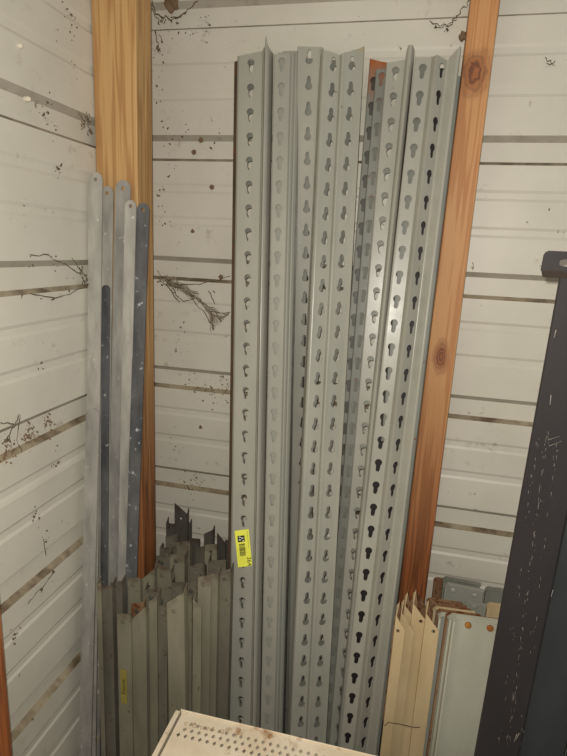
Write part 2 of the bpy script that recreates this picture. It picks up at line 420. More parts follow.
rack_post('post seen edge-on as the tallest rounded rib in the right half of the row', (pD1[0]+.001, pD1[1]-.012, pD1[2]), (-.0005, -.0051, -.0505),
    fillet([(16, 20), (19, -6), (26, -12), (33, -4), (34, 22)], (1, 2, 3), 5), [], [(16, -.75), (21, -.95), (30, -.95), (34, -.8)], G1, PG)
pD2 = (-.0225, 1.235, 1.8573); sD2 = (-.00087, -.00542, -.0505)
rack_post('corrugated grey post at the right end of the row with dark narrow keyholes', pD2, sD2,
    fillet([(-18, 22), (-17, 1), (-13, 0), (15, 2), (21, -9), (26, -13), (46, 8), (50, 6), (64, -6), (68, -4)], (1, 2, 4, 6, 7, 8), 5), [(0, False, 0), (37, False, .0)],
    [(-22, -.52), (26, -.5), (46, -.42), (66, -.85)], G1, PG)
rack_post('short narrow grey backing strip added behind the upper keyholes of the right-end corrugated post', (pD2[0], pD2[1]+.012, pD2[2]), (sD2[0]+.0009, sD2[1], sD2[2]),
    fillet([(-15, 14), (-14, 0), (11, 0), (12, 14)], (1, 2), 3), [], -.4, G3, PG, kend=15)  # unsupported short piece, added so the upper keyholes look grey instead of dark
rack_post('black backing added behind the right-end corrugated post for the shade in its keyholes', (pD2[0]+.004, pD2[1]+.052, pD2[2]), sD2,
    fillet([(-22, 10), (-20, 0), (40, 0), (42, 12)], (1, 2), 3), [], -.4, BLK, PG)  # added black backing, paints the shaded hollow behind the keyholes
rack_post('plain grey post showing only as a thin strip beside the timber stud', (pD2[0]+.040, pD2[1]+.020, pD2[2]), (sD2[0], sD2[1]+.0004, sD2[2]),
    fillet([(0, 14), (2, 0), (35, 0), (38, 30)], (1, 2), 3), [], .1, G3, PG)

# ------------------------------------------------------------------ yellow sticker on the first post
n_ = Vector((1, 0, 0)).cross(Vector(sA)).normalized()       # towards the camera or away
if n_.y > 0: n_ = -n_
def on_face(px, py, lift=.0008, P0=Vector(pA)):
    r = Vector((px - 283.5, py - 378.0, F)); d = Vector((EX.dot(r), EY.dot(r), EZ.dot(r)))
    q = P0 + n_ * lift
    return CAM + d * ((q - CAM).dot(n_) / d.dot(n_))
sx = on_face(248.7, 529) - on_face(234.5, 531); sy = on_face(238, 567.4) - on_face(234.5, 531); s0 = on_face(234.5, 531, .0012)
ux = sx.normalized(); uy = sy; hgt = uy.length; uy.normalize(); wid = sx.length
def S(u, v, l=0): return s0 + ux * (u*wid) + uy * (v*hgt) + n_ * l
mb = MB()
for l0, l1 in ((-.0004, .0),):
    c0 = [S(0,0,l1), S(0,1,l1), S(1,1,l1), S(1,0,l1)]; c1 = [S(0,0,l0), S(0,1,l0), S(1,1,l0), S(1,0,l0)]
    mb.face(c0); mb.face(c1[::-1])
    for i in range(4): mb.face([c0[i], c1[i], c1[(i+1)%4], c0[(i+1)%4]])
st = mb.build('paper_sticker', YEL, A, loc=S(.5, .5)); tag(st, 'fluorescent yellow stock sticker')
def quad(mb, u0, v0, u1, v1, l, mi=0): mb.face([S(u0,v0,l), S(u0,v1,l), S(u1,v1,l), S(u1,v0,l)], mi)
mb = MB()
quad(mb, .17, .15, .66, .32, .0003)
quad(mb, .27, .17, .40, .205, .0004, 1); quad(mb, .42, .20, .58, .235, .0004, 1); quad(mb, .24, .245, .40, .275, .0004, 1); quad(mb, .50, .275, .60, .305, .0004, 1)
mb.build('printed_emblem', [INK, WHT], st, loc=S(.4, .23))
mb = MB(); v = .37
while v < .70:
    h = random.choice((.006, .010, .014, .018)); quad(mb, .22, v, .64, v + h, .0003); v += h + random.choice((.006, .008, .012))
mb.build('barcode', INK, st, loc=S(.4, .55))
mb = MB(); v = .06
while v < .5:
    h = .012; quad(mb, .86, v, .90, v + h, .0003); v += h + random.choice((.008, .014))
mb.build('small_print', plain('faint_print', (130, 140, 60)), st, loc=S(.9, .3))
def text_mesh(name, body, size, mat, parent, M4, org):
    cu = bpy.data.curves.new(name, 'FONT'); cu.body = body; cu.size = size; cu.align_x = 'CENTER'; cu.align_y = 'CENTER'
    t = bpy.data.objects.new(name, cu); COL.objects.link(t)
    bpy.context.view_layer.update()
    dg = bpy.context.evaluated_depsgraph_get(); me = bpy.data.meshes.new_from_object(t.evaluated_get(dg))
    bpy.data.objects.remove(t)
    me.name = name; me.transform(M4); me.transform(Matrix.Translation(-org)); me.materials.clear(); me.materials.append(mat)
    o = bpy.data.objects.new(name, me); COL.objects.link(o); o.parent = parent; o.location = org - wloc(parent); WL[o.name] = org; return o
def frame(o, xd, yd):
    z = xd.cross(yd).normalized(); m = Matrix((xd, yd, z)).transposed().to_4x4(); m.translation = o; return m
# number reads along the sticker's long side
text_mesh('printed_number', '364', hgt*.17, INK, st, frame(S(.82, .87, .0004), -uy * -1, ux), S(.82, .87, .0004))

# ------------------------------------------------------------------ short shelf angles, lower left
def plate(mb, org, ex, ey, x0, x1, zl, zr, z0, hole=None, mi=0):
    """upright plate in the ex/z plane, slanted top zl..zr, optional round hole (u, z, r)"""
    def W(u, z): return org + ex*u + Vector((0, 0, z))
    if not hole:
        mb.face([W(x0, zl), W(x0, z0), W(x1, z0), W(x1, zr)], mi); return
    hu, hz, r = hole; zc = hz - .02
    mb.face([W(x0, zc), W(x0, z0), W(x1, z0), W(x1, zc)], mi)
    poly = [(x0, zc), (x1, zc), (x1, zr), (x0, zl)]
    angs = sorted([i*2*math.pi/12 for i in range(12)] + [math.atan2(v-hz, u-hu) % (2*math.pi) for u, v in poly])
    O = []; I = []
    for th in angs:
        d = (math.cos(th), math.sin(th)); best = 9
        for (ax, az), (bx, bz) in zip(poly, poly[1:]+poly[:1]):
            e = (bx-ax, bz-az); den = d[0]*e[1]-d[1]*e[0]
            if abs(den) < 1e-12: continue
            t = ((ax-hu)*e[1]-(az-hz)*e[0])/den; s = ((ax-hu)*d[1]-(az-hz)*d[0])/den
            if t > 0 and -1e-6 <= s <= 1+1e-6: best = min(best, t)
        O.append(W(hu+d[0]*best, hz+d[1]*best)); rr = min(r, best*.9); I.append(W(hu+d[0]*rr, hz+d[1]*rr))
    n = len(angs); b = len(mb.v); mb.v += O+I
    for i in range(n):
        j = (i+1) % n; mb.f.append((b+i, b+j, b+n+j, b+n+i)); mb.m.append(mi)
def disc(p, r, mat, parent, name, nrm=Vector((0, -1, 0)), h=.0015):
    mb = MB(); mb.tube([p - nrm*.0005, p + nrm*h*.6, p + nrm*h], [r, r, r*.6], 10)
    return mb.build(name, mat, parent, loc=p)
def angle_bar(label, x0, x1, yl, yr, Y, mat, feat=None, flange='r', fd=.024, lean=0, group=None, yb=None, rake=0, cat='shelf angle', name='shelf_angle', rv=None):
    """x0,x1,yl,yr: where its top edge shows at depth Y; a steel angle standing on the floor"""
    L = at(x0, yl, Y); R_ = at(x1, yr, Y); w_ = R_.x - L.x
    root_loc = Vector(((L.x+R_.x)/2, Y, 0.0))
    mb = MB(); ex = Vector((1, 0, 0))
    zt = max(L.z, R_.z)
    hole = None
    if feat == 'hole': hole = (L.x + w_*.5, min(L.z, R_.z) - .016, .0038)
    plate(mb, Vector((0, Y, 0)), ex, None, L.x, R_.x, L.z, R_.z, .0015, hole)
    fx = R_.x if flange == 'r' else L.x; fz = R_.z if flange == 'r' else L.z
    if flange == 'r': mb.face([(fx, Y, fz), (fx, Y, .0015), (fx, Y+fd, .0015), (fx, Y+fd, fz + random.choice((-.02, .006, .012)))])
    else: mb.face([(fx, Y+fd, fz+random.choice((-.012, .006, .012))), (fx, Y+fd, .0015), (fx, Y, .0015), (fx, Y, fz)])
    if lean:
        for v_ in mb.v: v_.x += lean * (v_.z / zt - 1)*-1
    if rake:
        for v_ in mb.v: v_.y -= rake * (1 - v_.z / zt)
    o = mb.build(name, mat, loc=root_loc, merge=.00005, solid=.0016)
    tag(o, label, cat, group)
    if feat == 'rivet':
        p = Vector((L.x + w_*.42, Y, min(L.z, R_.z) - .016)); p.y -= rake*(1-p.z/zt)
        disc(p, min(.0055, w_*.3), rv or mat, o, 'rivet')
    return o
GB = 'short steel shelf angles standing on end in the left corner'
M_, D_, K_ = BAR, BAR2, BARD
bars = [  # x0,x1,yl,yr,Y,mat,feat,flange,lean,label
 (96.5,101,583,583,.955,M_,None,'l',-.006,'thin pale angle edge, leftmost of the bundle beside the lower galvanised strap'),
 (101.5,112,586,586,.968,D_,None,'r',-.004,'rust-spotted dull angle right of the thin leftmost edge, below the black strap'),
 (110,122,583,581,.985,D_,'rivet','r',-.002,'brownish riveted angle below the wide grey strap'),
 (117,131,614,614,.945,M_,'rivet','r',-.004,'pale front angle carrying a small handwritten yellow tape'),
 (131,144,604,602,.985,RST,'rivet','r',0,'reddish rust-topped angle right of the yellow-taped angle'),
 (132,146,619,607,.950,M_,None,'r',-.002,'slant-topped pale angle immediately right of the yellow-taped angle'),
 (127.5,140,578,578,1.02,M_,'rivet','r',0,'pale angle with a round rivet, behind the reddish-topped one'),
 (142,154.5,579,569,1.035,M_,'hole','r',0,'slant-topped angle with a dark round hole below the timber post'),
 (144,160,590,588,.995,D_,'rivet','l',0,'dull angle with rust-smeared rivet left of the leaning bright angle'),
 (148.5,157,602,597,.965,M_,None,'r',0,'narrow pale angle standing before the rust-smeared rivet angle'),
 (158,167,606,603,.965,D_,'rivet','l',0,'short brownish angle touching the left side of the leaning bright angle'),
 (155,171,563,571,1.05,M_,'rivet','r',0,'broad pale angle with notched top in the middle of the bundle'),
 (166.5,184,603,593,.935,M_,'rivet','r',.014,'bright angle leaning left across the front, its foot toward the cream perforated box'),
 (171,183,583,582,1.03,D_,None,'l',0,'dull short angle directly behind the leaning bright angle'),
 (184.5,192,597,595,.98,M_,None,'l',.002,'narrow angle with a bright folded edge right of the leaning angle'),
 (186,198,584,580,1.03,D_,'rivet','r',0,'slant-topped dull angle behind the narrow bright-folded angle'),
 (193,201.5,601,607,.965,M_,None,'l',.002,'narrow pale angle, second right of the leaning angle'),
 (198,211,577,575,1.0,M_,'rivet','l',.002,'pale flat-topped riveted angle in front of the right-hand group'),
 (211,218,574,574,1.015,M_,None,'r',.002,'slim angle between the flat-topped riveted one and the slotted right-hand angle'),
 (218,231,572,569,1.03,D_,'hole','r',.002,'wide dull angle closest to the yellow-stickered rack post'),
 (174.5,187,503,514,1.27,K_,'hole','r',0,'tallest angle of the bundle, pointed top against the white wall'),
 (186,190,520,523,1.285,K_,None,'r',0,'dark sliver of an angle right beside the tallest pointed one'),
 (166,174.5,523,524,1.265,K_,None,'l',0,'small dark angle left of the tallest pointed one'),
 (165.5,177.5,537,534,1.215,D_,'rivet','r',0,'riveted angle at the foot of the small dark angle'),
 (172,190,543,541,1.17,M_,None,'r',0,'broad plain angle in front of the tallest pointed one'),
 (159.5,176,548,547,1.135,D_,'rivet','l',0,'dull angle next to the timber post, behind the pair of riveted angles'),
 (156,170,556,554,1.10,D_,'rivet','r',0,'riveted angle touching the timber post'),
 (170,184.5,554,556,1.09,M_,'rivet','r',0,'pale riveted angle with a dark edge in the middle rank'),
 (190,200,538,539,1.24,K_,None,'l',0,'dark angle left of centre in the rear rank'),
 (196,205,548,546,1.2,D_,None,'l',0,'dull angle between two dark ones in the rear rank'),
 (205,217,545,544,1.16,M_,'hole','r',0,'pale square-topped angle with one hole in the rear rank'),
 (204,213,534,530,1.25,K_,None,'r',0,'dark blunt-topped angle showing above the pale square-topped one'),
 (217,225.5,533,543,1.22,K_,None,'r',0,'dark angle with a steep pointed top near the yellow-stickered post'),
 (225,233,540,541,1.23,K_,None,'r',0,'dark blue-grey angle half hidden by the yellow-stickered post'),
 (208,226,561,560,1.10,D_,'rivet','l',0,'wide dull angle below the steep pointed dark one'),
 (190,204,566,562,1.09,D_,'rivet','r',0,'rust-edged dull angle in the centre of the middle rank'),
]
made = {}
for (x0, x1, yl, yr, Y, m, feat, fl_, ln, lab) in bars:
    o = angle_bar(lab, x0, x1, yl, yr, Y, m, feat, fl_, lean=ln, group=GB, fd=.018 if Y < 1.25 else .014, rv=random.choice((BARD, BAR2, D_)))
    made[lab] = o
tb = made['pale front angle carrying a small handwritten yellow tape']
# handwritten tape on it
p0 = at(120, 669, .9428); p1 = at(126.5, 669, .9428); q0 = at(119.8, 702.5, .9428)
mb = MB(); mb.box((p0.x, .9430, q0.z), (p1.x, .9436, p0.z)); tp = mb.build('tape_label', YEL2, tb, loc=((p0.x+p1.x)/2, .9433, (p0.z+q0.z)/2))
cx_ = (p0.x+p1.x)/2; cz_ = (p0.z+q0.z)/2
text_mesh('handwriting', 'Escorts', .0135, INK, tp, frame(Vector((cx_, .9427, cz_)), Vector((0, 0, 1)), Vector((-1, 0, 0))), Vector((cx_, .9427, cz_)))

# ------------------------------------------------------------------ galvanised straps
def strap(label, top, bot, wpx, Yt, Yb, mat, hole=True, thick=.003, bend=0):
    """top/bot: centre of the strap where seen; stands on the floor, leans on the post"""
    T = at(top[0], top[1], Yt); B = at(bot[0], bot[1], Yb); d = (B - T); d = d / -d.z     # per metre of drop
    W0 = at(top[0]+wpx/2, top[1]+10, Yt).x - at(top[0]-wpx/2, top[1]+10, Yt).x
    H = T.z - .001; r = W0/2
    mb = MB()
    def P(u, s, off=0):
        return T + d*s + Vector((u, off + bend*math.sin(math.pi*min(1, s/H)), 0))
    arc = [(-r*math.cos(a), r - r*math.sin(a)) for a in [i*math.pi/8 for i in range(9)]]
    hs = r*1.0; hr = .0042 if hole else 0
    if hole:
        poly = arc + [(r, r*2.4), (-r, r*2.4)]
        n = len(poly); ring = [(hr*((u)/math.hypot(u, s-hs) if math.hypot(u, s-hs) else 1), hs + hr*((s-hs)/math.hypot(u, s-hs))) for u, s in poly]
        b = len(mb.v); mb.v += [P(u, s) for u, s in poly] + [P(u, s) for u, s in ring]
        for i in range(n):
            j = (i+1) % n; mb.f.append((b+i, b+n+i, b+n+j, b+j)); mb.m.append(0)
    else: mb.face([P(u, s) for u, s in (arc + [(r, r*2.4), (-r, r*2.4)])][::-1])
    ss = [r*2.4 + (H - r*2.4)*i/14 for i in range(15)]
    for s0_, s1_ in zip(ss, ss[1:]): mb.face([P(-r, s0_), P(-r, s1_), P(r, s1_), P(r, s0_)])
    o = mb.build('steel_strap', mat, loc=P(0, H), merge=.00005, solid=thick)
    return tag(o, label, 'strap', 'galvanised straps leaning on the corner post')
strap('light galvanised strap reaching highest, leftmost beside the left wall', (95.5, 172), (93, 430), 13.5, 1.075, 1.035, GAL)
strap('lower galvanised strap overlapping the leftmost one and running to the bottom left', (92.5, 408), (84.8, 750), 13, 1.01, .925, GAL2, hole=False, thick=.004)
strap('pale galvanised strap with rounded top, second from the left wall', (107, 186), (103, 560), 12.5, 1.10, 1.07, GAL)
strap('wide grey strap with a ringed hole in its rounded top, middle of the group', (123, 180), (114.5, 560), 15, 1.097, 1.06, GAL2)
strap('narrow bright strap with a small hole, right of the wide grey strap', (130.5, 200), (123, 560), 11, 1.084, 1.048, GAL, thick=.003)
strap('black weathered strap standing right of the narrow bright one', (143, 203), (131, 575), 12.5, 1.090, 1.037, GALD)
strap('short dark strap in front of the pale second strap, visible from mid height down', (105.5, 285), (104, 575), 8, 1.078, 1.052, GALD, hole=False)
strap('dark strap emerging low down behind the narrow bright strap', (137, 300), (131, 560), 11, 1.10, 1.075, GALD, hole=False)

# ------------------------------------------------------------------ tan angles, lower right
GT = 'tan shelf angles standing right of the rack posts'
def tan_bar(label, pk, sh, Y, hole, bx):
    L = at(pk[0], pk[1], Y); R_ = at(sh[0], sh[1], Y)
    mb = MB(); h = None
    if hole: hp = at(hole[0], hole[1], Y); h = (hp.x, hp.z, .004)
    plate(mb, Vector((0, Y, 0)), Vector((1, 0, 0)), None, L.x, R_.x, L.z, R_.z, .0015, h)
    mb.face([(L.x, Y+.03, L.z+.005), (L.x, Y+.03, .0015), (L.x, Y, .0015), (L.x, Y, L.z)])
    mb.face([(L.x, Y, L.z), (L.x + .004, Y + .03, L.z + .012), (L.x, Y+.03, L.z+.005)])
    for v_ in mb.v: v_.x += bx * (1 - v_.z / L.z)
    o = mb.build('shelf_angle', [TAN], loc=((L.x+R_.x)/2, Y, 0), merge=.00005, solid=.0016)
    # rusted return lip on the rear flange
    m2 = MB(); zz = L.z + .012
    m2.face([(L.x-.002, Y+.031, zz-.04), (L.x-.002, Y+.031, zz-.3), (L.x+.012, Y+.031, zz-.3), (L.x+.012, Y+.031, zz-.03), (L.x+.004, Y+.031, zz+.006)])
    for v_ in m2.v: v_.x += bx * (1 - v_.z / L.z)
    m2.build('rusted_return_lip', RST, o, loc=(L.x, Y+.031, zz), solid=.0012)
    return tag(o, label, 'shelf angle', GT)
tan_bar('leftmost tan angle with one black hole, against the rack posts', (396, 616), (405, 630), 1.02, (398.2, 631), -.006)
tan_bar('second tan angle from the rack posts, partly covered and without a hole', (401, 613), (414, 632), 1.04, None, -.004)
tan_bar('third tan angle from the rack posts, faint round mark near its top', (404.6, 606), (417.5, 623), 1.062, None, -.003)
tan_bar('fourth tan angle with a large black hole just under its tall tip', (413, 604), (427, 622), 1.05, (421, 621.5), -.004)
tan_bar('rightmost tan angle with a small dark hole, beside the sea-green shelves', (426, 614), (439, 631), 1.035, (433.5, 631.5), -.002)
for i, (px, py, Y, lab) in enumerate(((402, 604, 1.1, 'rust-tipped tan angle poking up at the rear left of the tan group'), (409, 597, 1.12, 'rust-tipped tan angle at the rear, in front of the orange stud'), (418, 596, 1.145, 'rearmost rust-tipped angle of the tan group, below the orange stud'))):
    L = at(px, py + 6, Y); mb = MB()
    mb.face([(L.x, Y, L.z), (L.x, Y, .0015), (L.x+.022, Y, .0015), (L.x+.022, Y, L.z-.02), (L.x+.006, Y, L.z+.012)])
    mb.face([(L.x, Y+.022, L.z+.006), (L.x, Y+.022, .0015), (L.x, Y, .0015), (L.x, Y, L.z)])
    tag(mb.build('shelf_angle', RST, loc=(L.x, Y, 0), merge=.00005, solid=.0016), lab, 'shelf angle', GT)
# tie wire round them
mb = MB(); pts = [at(px, py, Y) for px, py, Y in ((384.5, 726, 1.012), (388, 722.5, 1.006), (400, 724, 1.006), (412, 727, 1.012), (420, 727.5, 1.02))]
mb.tube(pts, .0009, 5); tag(mb.build('tie_wire', WEB, loc=pts[2]), 'thin brown wire strung across the tan angles near the bottom', 'wire')

# ------------------------------------------------------------------ flat shelves stacked on edge, lower right
GS = 'steel shelves stood on end behind the black beam'
def shelf_panel(label, tl, tr, Y, mat, lipmat=None, wx=None, d=.012, bolts=(), z0=.0015, lean=0, lipw=.012, boltmat=None):
    """a shelf on end: flat face, folded lips left and top, rounded top corner"""
    L = at(tl[0], tl[1], Y); R_ = at(tr[0], tr[1], Y); x1 = L.x + wx if wx else R_.x
    zr = L.z + (R_.z - L.z) * (x1 - L.x) / (R_.x - L.x)
    o = empty('metal_shelf', ((L.x+x1)/2, Y, 0), label, 'shelf', GS); WL[o.name] = Vector(o.location)
    sl = lambda z: lean * (1 - z / L.z)
    c = .006
    def W(x, y, z): return (x + sl(z), y, z)
    mb = MB()
    mb.face([W(L.x, Y, L.z-c), W(L.x, Y, z0), W(x1, Y, z0), W(x1, Y, zr), W(L.x+c, Y, L.z)])
    mb.build('face_sheet', mat, o, loc=(L.x, Y, 0), solid=.0015)
    lm = lipmat or mat
    mb = MB()
    mb.face([W(L.x, Y-d, L.z-c), W(L.x, Y-d, z0), W(L.x, Y-.0002, z0), W(L.x, Y-.0002, L.z-c)])
    mb.face([W(L.x, Y-d, L.z-c-.0), W(L.x, Y-d, z0), W(L.x+lipw*.35, Y-d, z0), W(L.x+lipw*.35, Y-d, L.z-c)])
    mb.build('side_lip', lm, o, loc=(L.x, Y-d/2, 0), solid=-.0012)
    mb = MB()
    mb.face([W(L.x+c, Y-.0002, L.z), W(x1, Y-.0002, zr), W(x1, Y-d, zr), W(L.x+c, Y-d, L.z)])
    mb.face([W(L.x, Y-.0002, L.z-c), W(L.x+c, Y-.0002, L.z), W(L.x+c, Y-d, L.z), W(L.x, Y-d, L.z-c)])
    mb.build('top_lip', lm, o, loc=(L.x, Y-d/2, L.z), merge=.00005, solid=.0015)
    for (bx, by) in bolts:
        p = at(bx, by, Y-.001); disc(p, .0065, boltmat or RUSTB, o, 'bolt', h=.004)
    return o
shelf_panel('pale sea-green shelf at the front of the stack with two rusty bolts', (453, 614), (494, 620), 1.0, SEA, SEA, d=.012, wx=.15, bolts=((468, 625), (490, 628)), lean=-.004)
shelf_panel('narrow grey-green shelf edge second in the stack, just left of the front shelf', (449.5, 613), (494, 619), 1.02, SEA, SEA, wx=.15, d=.01, lean=-.006)
shelf_panel('third grey-green shelf with a rusted edge left of the front shelf', (446, 612), (492, 618), 1.036, SEA, RST, wx=.15, d=.009, lean=-.008)
shelf_panel('grey-green shelf set further left, its pale face beside the tan angles', (439, 612), (475, 617), 1.05, G2, SEA, wx=.14, d=.012, lean=-.012)
for i, (x, y, Y, m, lab) in enumerate(((436.5, 608.5, 1.075, G2, 'dull shelf with a rusty top lip, first behind the sea-green ones'), (433.5, 606, 1.095, SEA, 'shelf with a rust-brown top lip, second behind the sea-green ones'),
        (431.5, 603.5, 1.115, G3, 'shelf with a streaked tan top lip, third behind the sea-green ones'), (429.5, 600.5, 1.135, G3, 'shelf with a flaking rusty lip, fourth behind the sea-green ones'), (427, 597.5, 1.155, RST, 'rust-brown shelf, last and leftmost of the rusty-lipped ones'))):
    shelf_panel(lab, (x, y), (x + 35, y + 5), Y, m, RST if i != 1 else TAN, wx=.088 - i*.003, d=.011, lean=-.01)
shelf_panel('grey riveted shelf end rising behind the rusty-lipped shelves', (445, 582), (484.5, 590), 1.2, G2, G2, wx=.086, bolts=((453, 590), (474.5, 595)), boltmat=G1)
shelf_panel('grey shelf lip peeping highest behind the riveted shelf end', (443.5, 576), (482, 583), 1.235, G3, G3, wx=.084)
shelf_panel('brown rusted shelf corner at the left of the highest grey lip', (434, 577), (452, 580), 1.255, RST, RST, wx=.05)
shelf_panel('short grey riveted bracket plate in front of the riveted shelf end', (464, 600), (484.5, 604), 1.175, G2, G2, wx=.05, bolts=((474, 606),), boltmat=G1)
shelf_panel('dark grey shelf corner right of the riveted shelf end', (485.5, 586), (505, 590), 1.21, G3, G3, wx=.08)
shelf_panel('pale grey shelf tip beside the black beam', (494, 587), (512, 590), 1.24, G2, G2, wx=.06)
shelf_panel('cream bent shelf corner touching the black beam', (487, 602), (500, 604), 1.165, TAN, TAN, wx=.06)

# ------------------------------------------------------------------ black beams
def beam(label, xt, xb, w_, Y, d, ztop, mat, zb=.001):
    root = empty('steel_beam', (xb + w_/2, Y + d/2, 0), label, 'beam'); WL[root.name] = Vector(root.location)
    mb = MB(); sl = (xt - xb) / ztop
    def X(x, z): return x + sl * z
    q = d*.24; c = [(0, .002), (.002, 0), (w_-.004, 0), (w_, .004), (w_, d-.004), (w_-.004, d), (q+.004, d), (q, d-.004)]
    lo = [(X(xb+a, zb), Y+b_, zb) for a, b_ in c]; hi = [(X(xb+a, ztop), Y+b_, ztop) for a, b_ in c]
    for i in range(8): j = (i+1) % 8; mb.face([lo[i], lo[j], hi[j], hi[i]])
    mb.face(hi); mb.face(lo[::-1])
    mb.build('beam_tube', mat, root, loc=(xb + w_/2, Y + d/2, 0), merge=.0001)
    return root
pt = at(559, 280, .85); pb = at(474, 756, .85)
slope = (pt.x - pb.x) / (pt.z - pb.z); xb0 = pb.x - slope * pb.z; ztop = at(562, 272, .85).z
bm1 = beam('tall black steel beam with a notched hook plate on top, at the right edge', xb0 + slope*ztop, xb0, .072, .85, .05, ztop, BLK)
# scratches: thin pale bare-metal scores standing proud of the paint
SCR = plain('scratched_paint', (150, 140, 132))
mb = MB()
def score(x, y, x2, y2, wd):
    a_ = at(x, y, .8492); b_ = at(x2, y2, .8492); nn = Vector((wd, 0, 0)); mb.face([a_ - nn, b_ - nn*.4, b_ + nn*.4, a_ + nn])
for k in range(170):
    y = random.uniform(430, 750); t = (y - 560) / 190; x = 531 - 24*t + random.gauss(0, 1.3) + (random.choice((-9, 0, 0, 0, 12)))
    L_ = random.uniform(.8, 4.5); score(x, y, x - L_*.13 + random.uniform(-.4, .4), y + L_, random.uniform(.0001, .0003))
for q in ((553, 590, 551, 597), (517, 734, 514, 742), (519, 733, 516, 740), (548, 440, 560, 436), (549, 446, 562, 441), (556, 330, 554, 338), (551, 395, 550, 405)): score(*q, .0006)
sc = mb.build('paint_scratch', SCR, bm1, loc=(.22, .8492, .8)); sc['kind'] = 'stuff'
# hook plate with slot
pl = at(542.3, 262, .84); pz0 = at(545, 270.5, .84).z; pz1 = at(545, 250.5, .84).z
mb = MB(); x0, x1 = pl.x, pl.x + .13
corners = [(x0, pz0), (x0+.001, pz1-.006), (x0+.003, pz1-.002), (x0+.007, pz1), (x1-.006, pz1), (x1, pz1-.006), (x1, pz0)]
hx, hz = x0 + .040, (pz0+pz1)/2 - .002
angs = sorted([math.atan2(v-hz, u-hx) for u, v in corners] + [i_*math.pi/20 - math.pi + .01 for i_ in range(40)])
O = []; I = []
for th in angs:
    d0, d1 = math.cos(th), math.sin(th); best = 9
    for (ax, az), (bx, bz) in zip(corners, corners[1:] + corners[:1]):
        e0, e1 = bx-ax, bz-az; den = d0*e1 - d1*e0
        if abs(den) < 1e-12: continue
        t = ((ax-hx)*e1 - (az-hz)*e0)/den; u = ((ax-hx)*d1 - (az-hz)*d0)/den
        if t > 0 and -1e-6 <= u <= 1+1e-6: best = min(best, t)
    O.append(Vector((hx+d0*best, .84, hz+d1*best))); rr = 1/((abs(d0)/.018)**4 + (abs(d1)/.005)**4)**.25; I.append(Vector((hx+d0*rr, .84, hz+d1*rr)))
b = len(mb.v); mb.v += O+I; n = len(angs)
for i in range(n): j = (i+1) % n; mb.f.append((b+i, b+j, b+n+j, b+n+i)); mb.m.append(0)
hp = mb.build('hook_plate', BLK, bm1, loc=(hx, .84, hz), merge=.0001, solid=.004)
mb = MB(); zl = at(545, 277.5, .84).z
mb.face([(x0, .84, pz0), (x0+.005, .849, zl), (x1-.003, .849, zl), (x1, .84, pz0)]); mb.build('folded_lip', BRN, bm1, loc=(hx, .845, zl), solid=.003)
beam('charcoal green steel beam behind the hook-plated one, lower right corner', xb0 + .0735 + slope*1.25, xb0 + .0745, .075, .868, .05, 1.25, BLK2)
beam('plain dark beam at the far lower right, mostly outside the frame', xb0 + .152 + slope*1.2, xb0 + .153, .06, .862, .05, 1.2, BLK)

# ------------------------------------------------------------------ cream perforated box, bottom
Z = .6; c0 = atz(180, 711, Z); yb_ = c0.y; xl_ = c0.x; xr_ = xl_ + .5; yf_ = yb_ - .36
box = empty('perforated_box', ((xl_+xr_)/2, (yb_+yf_)/2, 0), 'rust-spotted cream metal box with a diamond-perforated top in front of the posts', 'box'); WL[box.name] = Vector(box.location)
h0 = atz(145+205/5.155, 695+178/5.155, Z); h1 = atz(145+540/5.155, 695+265/5.155, Z); hb = atz(145+224/5.155, 695+217/5.155, Z)
pit = (h1.x - h0.x) / 9; rowd = h0.y - hb.y
mb = MB()
ya = h0.y + rowd*1.5; rows = 3
xi = xl_ + .006
mb.face([(xi, ya, Z), (xr_, ya, Z), (xr_, yb_, Z), (xi, yb_, Z)])
for r in range(rows):
    yc = h0.y + rowd*(1 - r); off = (0 if r == 1 else .5) * pit - (pit if r != 1 else 0)
    y0, y1 = yc - rowd/2, yc + rowd/2
    xs = h0.x + off - pit/2 + (pit if r == 0 else 0)
    ncell = int((xr_ - .02 - xs) / pit)
    mb.face([(xi, y0, Z), (xs, y0, Z), (xs, y1, Z), (xi, y1, Z)])
    for k in range(ncell):
        xc = xs + pit*(k+.5); a_ = pit*.27; b_ = min(rowd*.44, pit*.36)
        O = [(xc+pit/2, yc), (xc+pit/2, y1), (xc, y1), (xc-pit/2, y1), (xc-pit/2, yc), (xc-pit/2, y0), (xc, y0), (xc+pit/2, y0)]
        I = [(xc+a_, yc), (xc+a_/2, yc+b_/2), (xc, yc+b_), (xc-a_/2, yc+b_/2), (xc-a_, yc), (xc-a_/2, yc-b_/2), (xc, yc-b_), (xc+a_/2, yc-b_/2)]
        b = len(mb.v); mb.v += [Vector((x, y, Z)) for x, y in O+I]
        for i in range(8): j = (i+1) % 8; mb.f.append((b+i, b+j, b+8+j, b+8+i)); mb.m.append(0)
    xe = xs + ncell*pit; mb.face([(xe, y0, Z), (xr_, y0, Z), (xr_, y1, Z), (xe, y1, Z)])
ye = h0.y - rowd*(rows - 1.5)
mb.face([(xi, yf_, Z), (xr_, yf_, Z), (xr_, ye, Z), (xi, ye, Z)])
mb.build('perforated_top', TRAY, box, loc=((xl_+xr_)/2, (yb_+yf_)/2, Z), merge=.00005, solid=.0015)
mb = MB(); mb.box((xl_-.009, yf_, .001), (xi-.0055, yb_, Z+.0005)); mb.build('side_panel', TRAY, box, loc=(xl_, (yb_+yf_)/2, 0), bevel=.001)
mb = MB(); mb.box((xr_, yf_, .001), (xr_+.002, yb_, Z)); mb.build('side_panel', TRAY, box, loc=(xr_, (yb_+yf_)/2, 0))
mb = MB(); mb.box((xl_+.001, yb_+.0005, .001), (xr_, yb_+.003, Z+.003)); mb.build('rear_panel', TRAY, box, loc=((xl_+xr_)/2, yb_, 0), bevel=.0008)
